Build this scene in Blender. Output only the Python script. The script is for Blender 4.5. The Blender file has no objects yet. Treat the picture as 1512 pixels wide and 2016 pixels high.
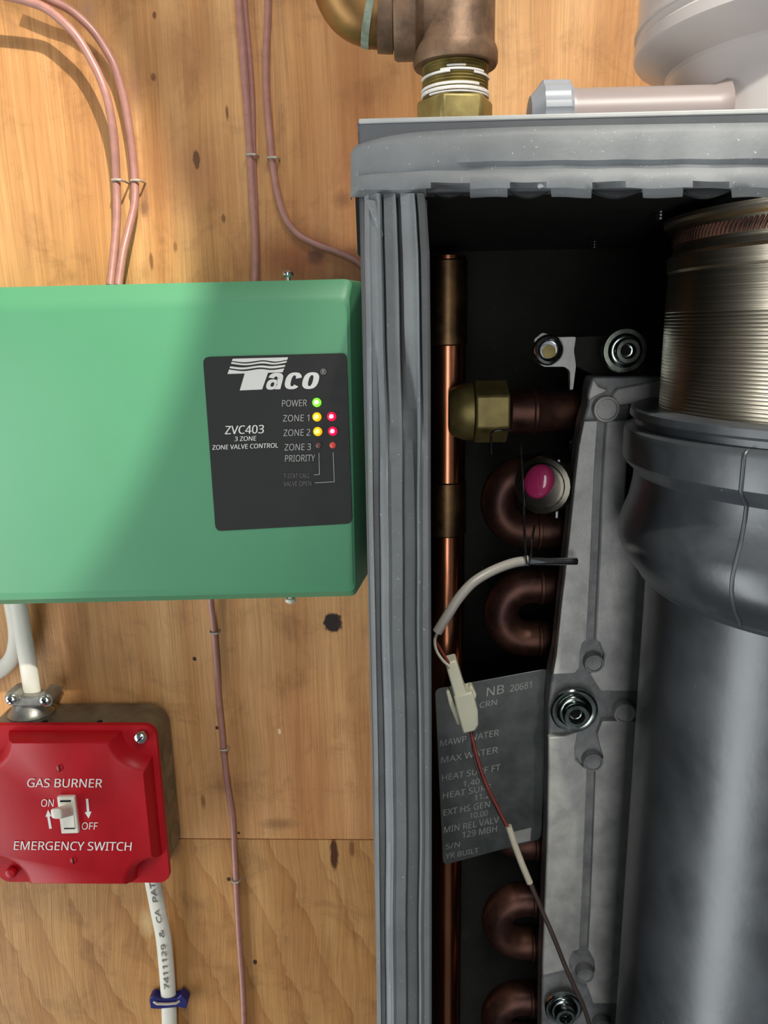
import bpy, bmesh, math, random
from mathutils import Vector, Matrix

S = bpy.context.scene
C = S.collection
random.seed(7)

# ------------------------------------------------------------------ camera
W_PX, H_PX, F = 1512, 2016, 1515.0
CX, CY = 756.0, 1008.0
D = 0.43                                    # camera distance from the plywood wall (metres)
AY = Vector((44, -368, F)).normalized()     # world +Y (into the wall) in camera axes (right, down, forward)
AZ = -Vector((104, 6252, F)).normalized()
AZ = (AZ - AY * AZ.dot(AY)).normalized()
AX = AY.cross(AZ)
cam_d = bpy.data.cameras.new('camera')
cam = bpy.data.objects.new('camera', cam_d)
C.objects.link(cam)
right = Vector((AX.x, AY.x, AZ.x)); up = -Vector((AX.y, AY.y, AZ.y)); back = -Vector((AX.z, AY.z, AZ.z))
m = Matrix((right, up, back)).transposed().to_4x4()
m.translation = Vector((0, -D, 0))
cam.matrix_world = m
cam_d.sensor_fit = 'HORIZONTAL'
cam_d.sensor_width = 36.0
cam_d.lens = F * 36.0 / W_PX
cam_d.clip_start = 0.01
cam_d.clip_end = 50
S.camera = cam

# ------------------------------------------------------------------ world, lights, exposure
wd = bpy.data.worlds.new('world'); S.world = wd; wd.use_nodes = True
wd.node_tree.nodes['Background'].inputs[0].default_value = (0.86, 0.92, 1.0, 1)
wd.node_tree.nodes['Background'].inputs[1].default_value = 0.12
S.view_settings.view_transform = 'Standard'
S.view_settings.look = 'None'
S.view_settings.exposure = 0.0
S.view_settings.gamma = 1.0
S.view_settings.use_curve_mapping = False


def light(name, kind, loc, target, energy, color, size=None, size_y=None, **kw):
    d = bpy.data.lights.new(name, kind)
    d.energy = energy; d.color = color
    if kind == 'AREA':
        d.shape = 'RECTANGLE'; d.size = size; d.size_y = size_y or size
    for k, v in kw.items():
        setattr(d, k, v)
    o = bpy.data.objects.new(name, d); C.objects.link(o)
    o.location = loc
    o.rotation_euler = (Vector(target) - Vector(loc)).to_track_quat('-Z', 'Y').to_euler()
    return o


light('left_window_light', 'AREA', (-1.4, -0.75, -1.05), (0.1, -0.21, -1.05), 22, (0.92, 0.97, 1.0), 0.5, 2.1)
light('ceiling_light', 'AREA', (0.22, -0.92, 1.00), (0.0, 0.0, 0.1), 7.0, (1.0, 0.96, 0.89), 0.5, 0.25)
light('front_fill_light', 'AREA', (-0.05, -2.0, -0.15), (0.05, 0.0, -0.05), 8.0, (0.97, 0.98, 1.0), 0.5, 1.5)  # fill added behind the camera to brighten the cabinet interior and copper
light('bright_patch_spot', 'SPOT', (0.320, -0.874, 0.941), (-0.2467, -0.064, 0.0229), 96, (1.0, 0.95, 0.84),
      spot_size=math.radians(12.7), spot_blend=0.10, shadow_soft_size=0.010)  # light from upper right, cone shaped so its edge draws the shadow boundary
light('top_right_fill_spot', 'SPOT', (0.26, -0.90, 0.93), (0.18, -0.16, 0.12), 50, (1.0, 0.95, 0.86),
      spot_size=math.radians(20.5), spot_blend=0.5, shadow_soft_size=0.02)  # extra spot added to brighten the header, vent and wood at top right


# ------------------------------------------------------------------ helpers
def P(px, py, d=0.0):
    """The point seen at photograph pixel (px, py) that lies d metres in front of the wall."""
    r = Vector((px - CX, py - CY, F))
    w = Vector((r.dot(AX), r.dot(AY), r.dot(AZ)))
    t = (D - d) / w.y
    return Vector((0, -D, 0)) + w * t


def lin(c):
    return tuple(((v / 255.0) / 12.92 if v / 255.0 <= 0.04045 else ((v / 255.0 + 0.055) / 1.055) ** 2.4) for v in c) + (1.0,)


WLOC = {}


def empty(name, loc, label=None, cat=None, group=None, kind=None):
    o = bpy.data.objects.new(name, None); C.objects.link(o)
    o.empty_display_size = 0.01
    o.location = loc
    WLOC[o.name] = Vector(loc)
    return tag(o, label, cat, group, kind)


def tag(o, label=None, cat=None, group=None, kind=None):
    if label: o['label'] = label
    if cat: o['category'] = cat
    if group: o['group'] = group
    if kind: o['kind'] = kind
    return o


def link_mesh(name, me, mat, parent=None, origin=None, label=None, smooth=35):
    """Link a mesh whose vertices are in world space as one object with its own origin."""
    vs = [v.co for v in me.vertices]
    if origin is None:
        lo = Vector((min(v.x for v in vs), min(v.y for v in vs), min(v.z for v in vs)))
        hi = Vector((max(v.x for v in vs), max(v.y for v in vs), max(v.z for v in vs)))
        origin = (lo + hi) / 2
    origin = Vector(origin)
    me.transform(Matrix.Translation(-origin))
    if mat: me.materials.append(mat)
    if smooth is not None:
        me.polygons.foreach_set('use_smooth', [True] * len(me.polygons))
        me.set_sharp_from_angle(angle=math.radians(smooth))
    o = bpy.data.objects.new(name, me); C.objects.link(o)
    WLOC[o.name] = origin
    if parent:
        o.parent = parent
        o.location = origin - WLOC[parent.name]
    else:
        o.location = origin
    if label: o['label'] = label
    return o


class MB:
    def __init__(s):
        s.bm = bmesh.new()

    def face(s, vs):
        try:
            return s.bm.faces.new(vs)
        except ValueError:
            return None

    def box(s, lo, hi):
        lo, hi = Vector(lo), Vector(hi)
        v = [s.bm.verts.new((x, y, z)) for x in (lo.x, hi.x) for y in (lo.y, hi.y) for z in (lo.z, hi.z)]
        for f in ((0, 1, 3, 2), (4, 6, 7, 5), (0, 4, 5, 1), (2, 3, 7, 6), (0, 2, 6, 4), (1, 5, 7, 3)):
            s.face([v[i] for i in f])
        return s

    def prism(s, front, back):
        """Two outlines of world points, joined and capped."""
        a = [s.bm.verts.new(p) for p in front]; b = [s.bm.verts.new(p) for p in back]
        n = len(a)
        s.face(a); s.face(b[::-1])
        for i in range(n):
            s.face([a[i], b[i], b[(i + 1) % n], a[(i + 1) % n]])
        return s

    def pxprism(s, pts, d0, d1):
        """Outline given at photo pixels on the plane d1 (front), extruded straight back to d0."""
        fr = [P(x, y, d1) for x, y in pts]
        bk = [Vector((p.x, -d0, p.z)) for p in fr]
        return s.prism(fr, bk)

    def loft(s, rings, cap=True):
        R = [[s.bm.verts.new(p) for p in r] for r in rings]
        n = len(R[0])
        for a, b in zip(R, R[1:]):
            for i in range(n):
                s.face([a[i], b[i], b[(i + 1) % n], a[(i + 1) % n]])
        if cap:
            s.face(R[0]); s.face(R[-1][::-1])
        return s

    def tube(s, pts, r, seg=12, flat=1.0, normal=None, cap=True):
        """Round or oval tube along world points; r is a number or one per point, flat squeezes it along normal."""
        pts = [Vector(p) for p in pts]
        n = len(pts)
        rr = r if isinstance(r, (list, tuple)) else [r] * n
        rings = []
        prev = None
        for i, p in enumerate(pts):
            t = (pts[min(i + 1, n - 1)] - pts[max(i - 1, 0)]).normalized()
            ref = normal if normal is not None else (prev if prev is not None else (Vector((0, -1, 0)) if abs(t.y) < 0.9 else Vector((1, 0, 0))))
            u = (ref - t * ref.dot(t)).normalized()
            prev = u
            w = t.cross(u)
            rings.append([p + u * (math.cos(a) * rr[i] * flat) + w * (math.sin(a) * rr[i]) for a in [2 * math.pi * k / seg for k in range(seg)]])
        return s.loft(rings, cap)

    def lathe(s, prof, c, axis, seg=32, a0=0.0, a1=2 * math.pi, cap=True):
        """prof: (radius, distance along axis) pairs."""
        c = Vector(c); ax = Vector(axis).normalized()
        ref = Vector((0, -1, 0)) if abs(ax.y) < 0.9 else Vector((1, 0, 0))
        u = (ref - ax * ref.dot(ax)).normalized(); w = ax.cross(u)
        full = abs(a1 - a0 - 2 * math.pi) < 1e-6
        n = seg if full else seg + 1
        angs = [a0 + (a1 - a0) * k / seg for k in range(n)]
        R = [[s.bm.verts.new(c + ax * h + (u * math.cos(a) + w * math.sin(a)) * max(r, 1e-6)) for a in angs] for r, h in prof]
        for a, b in zip(R, R[1:]):
            for i in range(n if full else n - 1):
                s.face([a[i], a[(i + 1) % n], b[(i + 1) % n], b[i]])
        if cap and full:
            s.face(R[0][::-1]); s.face(R[-1])
        return s

    def grid(s, rows):
        R = [[s.bm.verts.new(p) for p in r] for r in rows]
        for a, b in zip(R, R[1:]):
            for i in range(len(a) - 1):
                s.face([a[i], a[i + 1], b[i + 1], b[i]])
        return s

    def build(s, name, mat, parent=None, origin=None, label=None, smooth=35, bevel=None, bseg=2):
        bmesh.ops.recalc_face_normals(s.bm, faces=s.bm.faces)
        me = bpy.data.meshes.new(name); s.bm.to_mesh(me); s.bm.free()
        o = link_mesh(name, me, mat, parent, origin, label, smooth)
        if bevel:
            b = o.modifiers.new('bevel', 'BEVEL'); b.width = bevel; b.segments = bseg
            b.limit_method = 'ANGLE'; b.angle_limit = math.radians(40)
        return o


def spline(pts, n=8):
    """Catmull-Rom through tuples of any length."""
    pts = [tuple(p) for p in pts]
    ext = [tuple(2 * a - b for a, b in zip(pts[0], pts[1]))] + pts + [tuple(2 * a - b for a, b in zip(pts[-1], pts[-2]))]
    out = []
    for i in range(1, len(ext) - 2):
        p0, p1, p2, p3 = ext[i - 1:i + 3]
        for k in range(n):
            t = k / n
            out.append(tuple(0.5 * (2 * b + (c - a) * t + (2 * a - 5 * b + 4 * c - d) * t * t + (3 * b - a - 3 * c + d) * t ** 3)
                             for a, b, c, d in zip(p0, p1, p2, p3)))
    out.append(pts[-1])
    return out


def pxpath(pts, n=8):
    """(px, py, d) control points -> smooth world path."""
    return [P(*p) for p in spline([tuple(float(v) for v in p) for p in pts], n)]


try:
    import os
    FONT = bpy.data.fonts.load(os.path.join(bpy.utils.resource_path('LOCAL'), 'datafiles', 'fonts', 'NotoSansHebrew-Regular.woff2'))
except Exception:
    FONT = None


def text_mesh(txt, offset=0.0, shear=0.0, spacing=1.0):
    cu = bpy.data.curves.new('lettering', 'FONT')
    cu.body = txt
    if FONT: cu.font = FONT
    cu.size = 1.0; cu.offset = offset; cu.shear = shear; cu.extrude = 0.05
    cu.space_character = spacing; cu.resolution_u = 3
    o = bpy.data.objects.new('lettering', cu); C.objects.link(o)
    dg = bpy.context.evaluated_depsgraph_get()
    me = bpy.data.meshes.new_from_object(o.evaluated_get(dg))
    bpy.data.objects.remove(o); bpy.data.curves.remove(cu)
    return me


def lettering(txt, x0, x1, base, h, d, mat, parent, slope=0.0, lean=0.0, offset=0.0, shear=0.0, cap_top=None, thick=0.00015, spacing=1.0, name='lettering'):
    """Flat print: the word spans photo pixels x0..x1, stands on the baseline (base at x0, rising by slope) and is h pixels high."""
    me = text_mesh(txt, 0.0, shear, spacing)
    xs = [v.co.x for v in me.vertices]; ys = [v.co.y for v in me.vertices]
    xa, xb, yb = min(xs), max(xs), (cap_top or max(ys))
    for v in me.vertices:
        u = (v.co.x - xa) / (xb - xa); q = v.co.y / yb
        px = x0 + u * (x1 - x0) + lean * -q * h
        py = base + slope * u * (x1 - x0) - q * h
        v.co = P(px, py, d + (thick if v.co.z > 0 else -thick))
    if offset:                               # bolder face: the same outline printed again a little to the side
        bm = bmesh.new(); bm.from_mesh(me)
        for k in (-1, 1):
            g = bmesh.ops.duplicate(bm, geom=bm.verts[:len(me.vertices)] + bm.edges[:len(me.edges)] + bm.faces[:len(me.polygons)])['geom']
            for v in g:
                if isinstance(v, bmesh.types.BMVert):
                    v.co += Vector((k * offset * h * (D - d) / F, -0.00001 * (k + 2), 0))
            bm.verts.ensure_lookup_table(); bm.edges.ensure_lookup_table(); bm.faces.ensure_lookup_table()
        bm.to_mesh(me); bm.free()
    return link_mesh(name, me, mat, parent, smooth=None)


# ------------------------------------------------------------------ materials
def newmat(name):
    mt = bpy.data.materials.new(name); mt.use_nodes = True
    nt = mt.node_tree
    b = nt.nodes['Principled BSDF']
    return mt, nt, b


def N(nt, kind, **kw):
    n = nt.nodes.new(kind)
    for k, v in kw.items():
        if k.startswith('i_'):
            n.inputs[k[2:].replace('_', ' ')].default_value = v
        else:
            setattr(n, k, v)
    return n


def ramp(nt, src, stops):
    r = nt.nodes.new('ShaderNodeValToRGB')
    el = r.color_ramp.elements
    while len(el) < len(stops):
        el.new(0.5)
    for e, (p, c) in zip(el, stops):
        e.position = p; e.color = c if len(c) == 4 else tuple(c) + (1,)
    nt.links.new(src, r.inputs[0])
    return r.outputs[0]


def mixc(nt, fac, a, b, mode='MIX'):
    n = nt.nodes.new('ShaderNodeMix'); n.data_type = 'RGBA'; n.blend_type = mode
    for sock, v in ((0, fac), (6, a), (7, b)):
        if hasattr(v, 'is_output'):
            nt.links.new(v, n.inputs[sock])
        else:
            n.inputs[sock].default_value = v
    return n.outputs[2]


def noise(nt, vec, scale, detail=3, rough=0.55, dist=0.0, stretch=None):
    if stretch:
        mp = N(nt, 'ShaderNodeMapping'); mp.inputs['Scale'].default_value = stretch
        nt.links.new(vec, mp.inputs[0]); vec = mp.outputs[0]
    n = N(nt, 'ShaderNodeTexNoise'); n.inputs['Scale'].default_value = scale; n.inputs['Detail'].default_value = detail
    n.inputs['Roughness'].default_value = rough; n.inputs['Distortion'].default_value = dist
    nt.links.new(vec, n.inputs['Vector'])
    return n.outputs['Fac']


def M(name, col, rough=0.5, metal=0.0, var=0.12, scale=90.0, bump=0.0, bscale=400.0, dust=0.0, col2=None, rvar=0.1,
      stretch=None, spec=0.5, coat=0.0, emit=None, estr=0.0, patch=(0.35, 0.65)):
    mt, nt, b = newmat(name)
    tc = N(nt, 'ShaderNodeTexCoord').outputs['Object']
    base = lin(col)
    c2 = lin(col2) if col2 else tuple(max(0, v * (1 - var * 2)) for v in base[:3]) + (1,)
    f = noise(nt, tc, scale, 4, 0.6, 0.2, stretch)
    c = ramp(nt, f, [(patch[0], c2), (patch[1], base)])
    if dust:
        df = noise(nt, tc, 1500.0, 1, 0.4)
        lo = 0.83 - dust * 0.1
        dm = ramp(nt, df, [(lo, (0, 0, 0)), (lo + 0.04, (1, 1, 1))])
        c = mixc(nt, dm, c, (0.55, 0.56, 0.57, 1))
    nt.links.new(c, b.inputs['Base Color'])
    rr = nt.nodes.new('ShaderNodeMapRange'); rr.inputs['To Min'].default_value = max(0.02, rough - rvar); rr.inputs['To Max'].default_value = min(1, rough + rvar)
    nt.links.new(f, rr.inputs['Value']); nt.links.new(rr.outputs[0], b.inputs['Roughness'])
    b.inputs['Metallic'].default_value = metal
    b.inputs['Specular IOR Level'].default_value = spec
    b.inputs['Coat Weight'].default_value = coat
    if bump:
        bn = noise(nt, tc, bscale, 4, 0.6, 0.0, stretch)
        bp = N(nt, 'ShaderNodeBump'); bp.inputs['Strength'].default_value = bump; bp.inputs['Distance'].default_value = 0.001
        nt.links.new(bn, bp.inputs['Height']); nt.links.new(bp.outputs[0], b.inputs['Normal'])
    if emit:
        b.inputs['Emission Color'].default_value = lin(emit); b.inputs['Emission Strength'].default_value = estr
    return mt


def wood(name, light_c, mid_c, dark_c, marks, cathedral=False):
    """Old varnished plywood: vertical grain, mottling, plus knots, stains and soft tone patches at fixed places on the sheet."""
    mt, nt, b = newmat(name)
    L = nt.links.new
    tc = N(nt, 'ShaderNodeTexCoord').outputs['Object']
    warp = noise(nt, tc, 9.0, 3, 0.5, 0.0, (1, 1, 0.35))
    sub = N(nt, 'ShaderNodeVectorMath', operation='SCALE'); sub.inputs['Scale'].default_value = 0.05 if cathedral else 0.018
    cb = N(nt, 'ShaderNodeCombineXYZ'); L(warp, cb.inputs[0]); L(cb.outputs[0], sub.inputs[0])
    add = N(nt, 'ShaderNodeVectorMath', operation='ADD'); L(tc, add.inputs[0]); L(sub.outputs[0], add.inputs[1])
    v = add.outputs[0]
    broad = noise(nt, v, 1.0, 3, 0.5, 0.3, (34, 1, 2.6) if not cathedral else (26, 1, 5.0))
    fine = noise(nt, v, 1.0, 5, 0.65, 0.1, (420, 1, 9))
    hair = noise(nt, v, 1.0, 2, 0.5, 0.0, (1100, 1, 26))
    mott = noise(nt, tc, 34.0, 5, 0.7, 0.6)
    blot = noise(nt, tc, 7.0, 3, 0.6, 0.4)
    c = ramp(nt, broad, [(0.30, lin(dark_c)), (0.5, lin(mid_c)), (0.70, lin(light_c))])
    if cathedral:
        wv = N(nt, 'ShaderNodeTexWave', wave_type='BANDS', bands_direction='X', wave_profile='SAW')
        wv.inputs['Scale'].default_value = 11; wv.inputs['Distortion'].default_value = 2.2; wv.inputs['Detail'].default_value = 2; wv.inputs['Detail Scale'].default_value = 3.5
        mp = N(nt, 'ShaderNodeMapping'); mp.inputs['Rotation'].default_value = (0, 0.36, 0)
        L(v, mp.inputs[0]); L(mp.outputs[0], wv.inputs[0])
        c = mixc(nt, 0.45, c, ramp(nt, wv.outputs['Fac'], [(0.0, lin(light_c)), (0.8, lin(mid_c)), (1.0, lin(dark_c))]))
    c = mixc(nt, 0.55, c, ramp(nt, fine, [(0.30, (0.70, 0.66, 0.60)), (0.62, (1.10, 1.08, 1.06))]), 'MULTIPLY')
    c = mixc(nt, 0.35, c, ramp(nt, hair, [(0.35, (0.70, 0.64, 0.56)), (0.55, (1.1, 1.1, 1.1))]), 'MULTIPLY')
    c = mixc(nt, 0.55, c, ramp(nt, mott, [(0.30, (0.50, 0.46, 0.42)), (0.48, (0.98, 0.98, 0.98)), (0.75, (1.12, 1.1, 1.05))]), 'MULTIPLY')
    c = mixc(nt, 0.5, c, ramp(nt, blot, [(0.3, (0.80, 0.70, 0.62)), (0.6, (1.05, 1.05, 1.0))]), 'MULTIPLY')
    edge = noise(nt, tc, 260.0, 4, 0.7)
    for (px, py, rx, ry, col, hard, amt) in marks:
        p = P(px, py, 0.0); q = P(px + rx, py, 0.0); r2 = P(px, py + ry, 0.0)
        s1 = N(nt, 'ShaderNodeVectorMath', operation='SUBTRACT'); L(tc, s1.inputs[0]); s1.inputs[1].default_value = p
        s2 = N(nt, 'ShaderNodeVectorMath', operation='MULTIPLY'); L(s1.outputs[0], s2.inputs[0]); s2.inputs[1].default_value = (1 / abs(q.x - p.x), 0, 1 / abs(r2.z - p.z))
        ln = N(nt, 'ShaderNodeVectorMath', operation='LENGTH'); L(s2.outputs[0], ln.inputs[0])
        ma = N(nt, 'ShaderNodeMath', operation='MULTIPLY_ADD'); L(edge, ma.inputs[0]); ma.inputs[1].default_value = 1.1; L(ln.outputs['Value'], ma.inputs[2])
        f = ramp(nt, ma.outputs[0], [(0.0, (1, 1, 1)), (0.999, (0, 0, 0))])
        mr = N(nt, 'ShaderNodeMapRange'); mr.inputs['From Min'].default_value = 1.55 + (1 - hard); mr.inputs['From Max'].default_value = 1.55 - (1 - hard) * 0.9 - 0.08
        mr.inputs['To Max'].default_value = amt
        L(ma.outputs[0], mr.inputs['Value'])
        c = mixc(nt, mr.outputs[0], c, lin(col))
    L(c, b.inputs['Base Color'])
    b.inputs['Roughness'].default_value = 0.48
    b.inputs['Specular IOR Level'].default_value = 0.35
    hm = N(nt, 'ShaderNodeMath', operation='ADD'); L(fine, hm.inputs[0]); L(hair, hm.inputs[1])
    bp = N(nt, 'ShaderNodeBump'); bp.inputs['Strength'].default_value = 0.22; bp.inputs['Distance'].default_value = 0.0012
    L(hm.outputs[0], bp.inputs['Height']); L(bp.outputs[0], b.inputs['Normal'])
    return mt


m_wood = wood('plywood_upper', (226, 178, 124), (208, 154, 100), (184, 126, 74), [
    (387, 315, 7, 19, (74, 46, 28), 0.9, 1.0), (655, 1226, 19, 19, (38, 20, 18), 0.92, 1.0),
    (585, 512, 95, 40, (148, 70, 36), 0.25, 0.65), (622, 505, 17, 15, (96, 56, 38), 0.6, 0.8),
    (676, 393, 17, 15, (112, 80, 52), 0.4, 0.7), (383, 1297, 4, 4, (60, 36, 20), 0.95, 1.0),
    (304, 30, 4, 7, (110, 70, 40), 0.8, 0.9), (302, 152, 5, 8, (110, 70, 40), 0.7, 0.8), (447, 222, 3, 14, (96, 58, 30), 0.7, 0.8),
    (440, 430, 4, 9, (110, 72, 44), 0.8, 0.8), (286, 395, 6, 30, (150, 104, 74), 0.3, 0.7), (283, 410, 7, 14, (120, 84, 60), 0.5, 0.7),
    (298, 515, 4, 16, (124, 78, 44), 0.7, 0.8), (345, 485, 4, 10, (130, 84, 50), 0.7, 0.7), (370, 100, 60, 50, (168, 116, 74), 0.1, 0.5),
    (360, 330, 70, 60, (150, 100, 66), 0.1, 0.5), (262, 175, 14, 40, (150, 100, 80), 0.2, 0.6),
    (170, 20, 18, 22, (170, 130, 104), 0.3, 0.6), (427, 1433, 3, 4, (90, 50, 25), 0.9, 1.0), (470, 1640, 3, 3, (90, 50, 25), 0.9, 1.0),
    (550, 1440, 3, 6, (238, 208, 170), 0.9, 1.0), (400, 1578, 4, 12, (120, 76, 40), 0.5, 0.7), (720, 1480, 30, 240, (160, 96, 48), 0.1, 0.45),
    (700, 330, 70, 170, (176, 108, 66), 0.1, 0.5), (550, 1622, 30, 9, (128, 88, 52), 0.4, 0.6)])  # the tall soft reddish patch paints the pipe fitting's shadow into the wood
m_wood_low = wood('plywood_lower', (206, 160, 104), (188, 138, 82), (164, 112, 62), [
    (658, 1682, 8, 32, (82, 46, 20), 0.85, 1.0), (693, 1672, 5, 16, (110, 68, 34), 0.7, 0.8), (450, 1732, 4, 4, (70, 42, 20), 0.95, 1.0),
    (502, 1895, 4, 5, (70, 42, 20), 0.9, 1.0), (290, 1818, 12, 20, (222, 190, 136), 0.3, 0.7), (395, 1840, 20, 60, (150, 100, 52), 0.2, 0.5),
    (640, 1900, 12, 60, (150, 100, 52), 0.2, 0.5)], cathedral=True)
m_gap = M('joint_shadow_wood', (70, 44, 22), 0.9)
m_green = M('green_paint', (90, 158, 116), 0.42, var=0.02, scale=12, bump=0.05, bscale=2500, rvar=0.03)
m_red = M('red_plastic', (188, 16, 30), 0.40, var=0.08, scale=30, bump=0.04, bscale=1500, rvar=0.06, spec=0.3)
m_black_label = M('label_black', (26, 28, 25), 0.55, var=0.03)
m_white = M('white_print', (232, 232, 226), 0.6, var=0.02)
m_print = M('grey_print', (176, 176, 172), 0.6, var=0.02)
m_dimprint = M('dim_print', (112, 112, 108), 0.6, var=0.02)
m_brown = M('brown_cable', (186, 134, 122), 0.38, var=0.08, scale=200)
m_cream = M('white_sheath', (232, 228, 212), 0.5, var=0.03, scale=60, bump=0.05, bscale=300)
m_ivory = M('ivory_switch', (238, 234, 218), 0.35, var=0.02)
m_ink = M('cable_ink', (120, 116, 108), 0.7, var=0.1)
m_galv = M('galvanised_steel', (150, 143, 128), 0.48, 0.75, col2=(112, 104, 90), scale=45, bump=0.06, bscale=180)
m_zinc = M('cast_zinc', (168, 166, 158), 0.38, 0.85, var=0.1, scale=120, bump=0.1, bscale=600)
m_steel = M('bright_screw_steel', (214, 218, 220), 0.18, 1.0, var=0.05, scale=200)
m_chrome = M('bolt_zinc_chromate', (186, 196, 190), 0.16, 1.0, col2=(120, 130, 126), scale=130)
m_blue = M('blue_plastic', (36, 38, 110), 0.4)
m_staple = M('staple_cover', (196, 186, 172), 0.45, 0.2, var=0.1)
m_bronze = M('oxidised_bronze', (146, 116, 90), 0.55, 0.45, col2=(98, 78, 62), scale=70, bump=0.22, bscale=240, rvar=0.12)
m_elbow = M('tarnished_copper', (164, 122, 70), 0.42, 0.7, col2=(112, 84, 50), scale=50, bump=0.08, bscale=150, rvar=0.12)
m_verdi = M('verdigris', (158, 170, 150), 0.9, var=0.2, scale=220, bump=0.4, bscale=600)
m_brass = M('brass', (166, 150, 92), 0.46, 0.55, col2=(126, 112, 66), scale=80, rvar=0.1)
m_tape = M('thread_sealant', (236, 232, 226), 0.8, var=0.05, bump=0.3, bscale=700)
m_cab = M('dark_grey_enamel', (98, 101, 104), 0.42, var=0.08, scale=60, dust=0.4)
m_gasket = M('grey_rubber', (140, 144, 145), 0.55, var=0.10, scale=55, bump=0.12, bscale=500, dust=0.9, rvar=0.08)
m_gasket_dark = M('dark_rubber', (50, 53, 54), 0.6, var=0.1, dust=0.6)
m_inside = M('black_insulation', (44, 43, 38), 0.85, var=0.2, scale=80, dust=0.12, bump=0.3, bscale=300)
m_vent = M('vent_grey_plastic', (238, 231, 226), 0.3, var=0.03, scale=25, rvar=0.05)
m_port = M('test_port_plastic', (168, 154, 150), 0.35, var=0.05, scale=60, stretch=(.2, 1, 1))
m_ventrib = M('vent_cap_plastic', (160, 165, 172), 0.35, var=0.02)
m_copper = M('bright_copper', (226, 150, 112), 0.22, 1.0, col2=(170, 104, 70), scale=26, stretch=(1, 1, 0.35), rvar=0.08)
m_solder = M('tarnished_joint', (150, 116, 78), 0.4, 1.0, col2=(104, 84, 62), scale=90)
m_darkcopper = M('dark_copper', (122, 84, 68), 0.44, 0.75, col2=(72, 48, 44), scale=60, rvar=0.14)
m_alu = M('cast_aluminium', (216, 216, 210), 0.46, 0.35, col2=(178, 178, 174), scale=60, bump=0.16, bscale=260, rvar=0.12)
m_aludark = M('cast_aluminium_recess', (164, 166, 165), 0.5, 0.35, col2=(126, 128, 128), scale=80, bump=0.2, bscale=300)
m_stain = M('brushed_stainless', (226, 212, 188), 0.32, 1.0, var=0.04, scale=1.0, stretch=(3, 3, 1800), bump=0.10, bscale=1.0, rvar=0.06)
m_blackpipe = M('black_polypropylene', (80, 84, 87), 0.34, var=0.0, col2=(54, 58, 61), scale=30, bump=0.08, bscale=120, dust=0.25, rvar=0.08, spec=0.9)
m_plate = M('stamped_plate_metal', (92, 96, 95), 0.42, 0.6, col2=(70, 74, 73), scale=60, bump=0.06)
m_stamp = M('stamped_lettering', (156, 158, 154), 0.5, 0.2)
m_grey = M('grey_sleeve', (158, 154, 146), 0.4, var=0.05)
m_nylon = M('nylon_connector', (206, 206, 182), 0.4, var=0.04)
m_redwire = M('red_wire', (128, 54, 48), 0.4)
m_darkwire = M('dark_wire', (84, 70, 66), 0.45)
m_sleeve = M('cream_heatshrink', (214, 208, 184), 0.45, var=0.06)
m_pink = M('pink_sight_glass', (214, 60, 118), 0.08, 0.0, var=0.1, scale=60, coat=1.0)
m_soil = M('corroded_nut', (120, 116, 104), 0.3, 0.9)
m_hole = M('hole_black', (14, 12, 10), 0.9)
m_edge = M('lit_edge_and_glue', (206, 208, 204), 0.5, var=0.05)  # hem's lit edge painted in, glue bead shares the colour
m_led_g = M('led_green', (120, 255, 60), 0.2, emit=(120, 255, 40), estr=1.1)
m_led_a = M('led_amber', (255, 190, 30), 0.2, emit=(255, 176, 20), estr=1.0)
m_led_r = M('led_red', (255, 20, 70), 0.2, emit=(255, 10, 70), estr=1.0)
m_led_core = M('led_core', (255, 250, 220), 0.2, emit=(255, 246, 190), estr=1.4)
m_led_corea = M('led_core_amber', (255, 236, 150), 0.2, emit=(255, 232, 120), estr=1.3)
m_led_corer = M('led_core_red', (255, 200, 220), 0.2, emit=(255, 180, 210), estr=1.2)
m_led_d = M('led_faint', (214, 90, 84), 0.25, emit=(200, 60, 50), estr=0.35)
m_led_o = M('led_off', (128, 92, 88), 0.25)

# ------------------------------------------------------------------ the plywood wall
wall = empty('wall_back', (0, 0, 0), kind='structure')
zj = P(500, 1653, 0).z
sh1 = MB().box((-0.55, 0.0, zj + 0.0004), (0.75, 0.018, 0.55)).build('plywood_sheet', m_wood, wall, origin=(0, 0, 0), bevel=0.0006)
sh2 = MB().box((-0.55, 0.0006, -1.0), (0.75, 0.018, zj - 0.0004)).build('plywood_sheet', m_wood_low, wall, origin=(0, 0, 0), bevel=0.0006)
MB().box((-0.55, 0.019, -1.0), (0.75, 0.045, 0.55)).build('backing_board', m_gap, wall)

# ------------------------------------------------------------------ zone controller (green)
gc = empty('zone_controller', P(350, 1175, 0.0), 'green wall-mounted zone valve control box with black label and lit indicator lamps', 'control box')
DG = 0.064


def gring(l, t0, t1, r, b0, b1, d, rc=0.004):
    """rounded outline: left x, top y at left/right, right x pair, bottom y at left/right"""
    tl, tr, br, bl = P(l, t0, d), P(r[0], t1, d), P(r[1], b1, d), P(l, b0, d)
    cs = [tl, tr, br, bl]
    out = []
    for i in range(4):
        c = cs[i]; a = (cs[i - 1] - c).normalized(); b_ = (cs[(i + 1) % 4] - c).normalized()
        for k in range(5):
            t = k / 4
            p0, p1, p2 = c + a * rc, c, c + b_ * rc
            out.append(p0 * (1 - t) ** 2 + p1 * 2 * t * (1 - t) + p2 * t * t)
    return out


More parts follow.
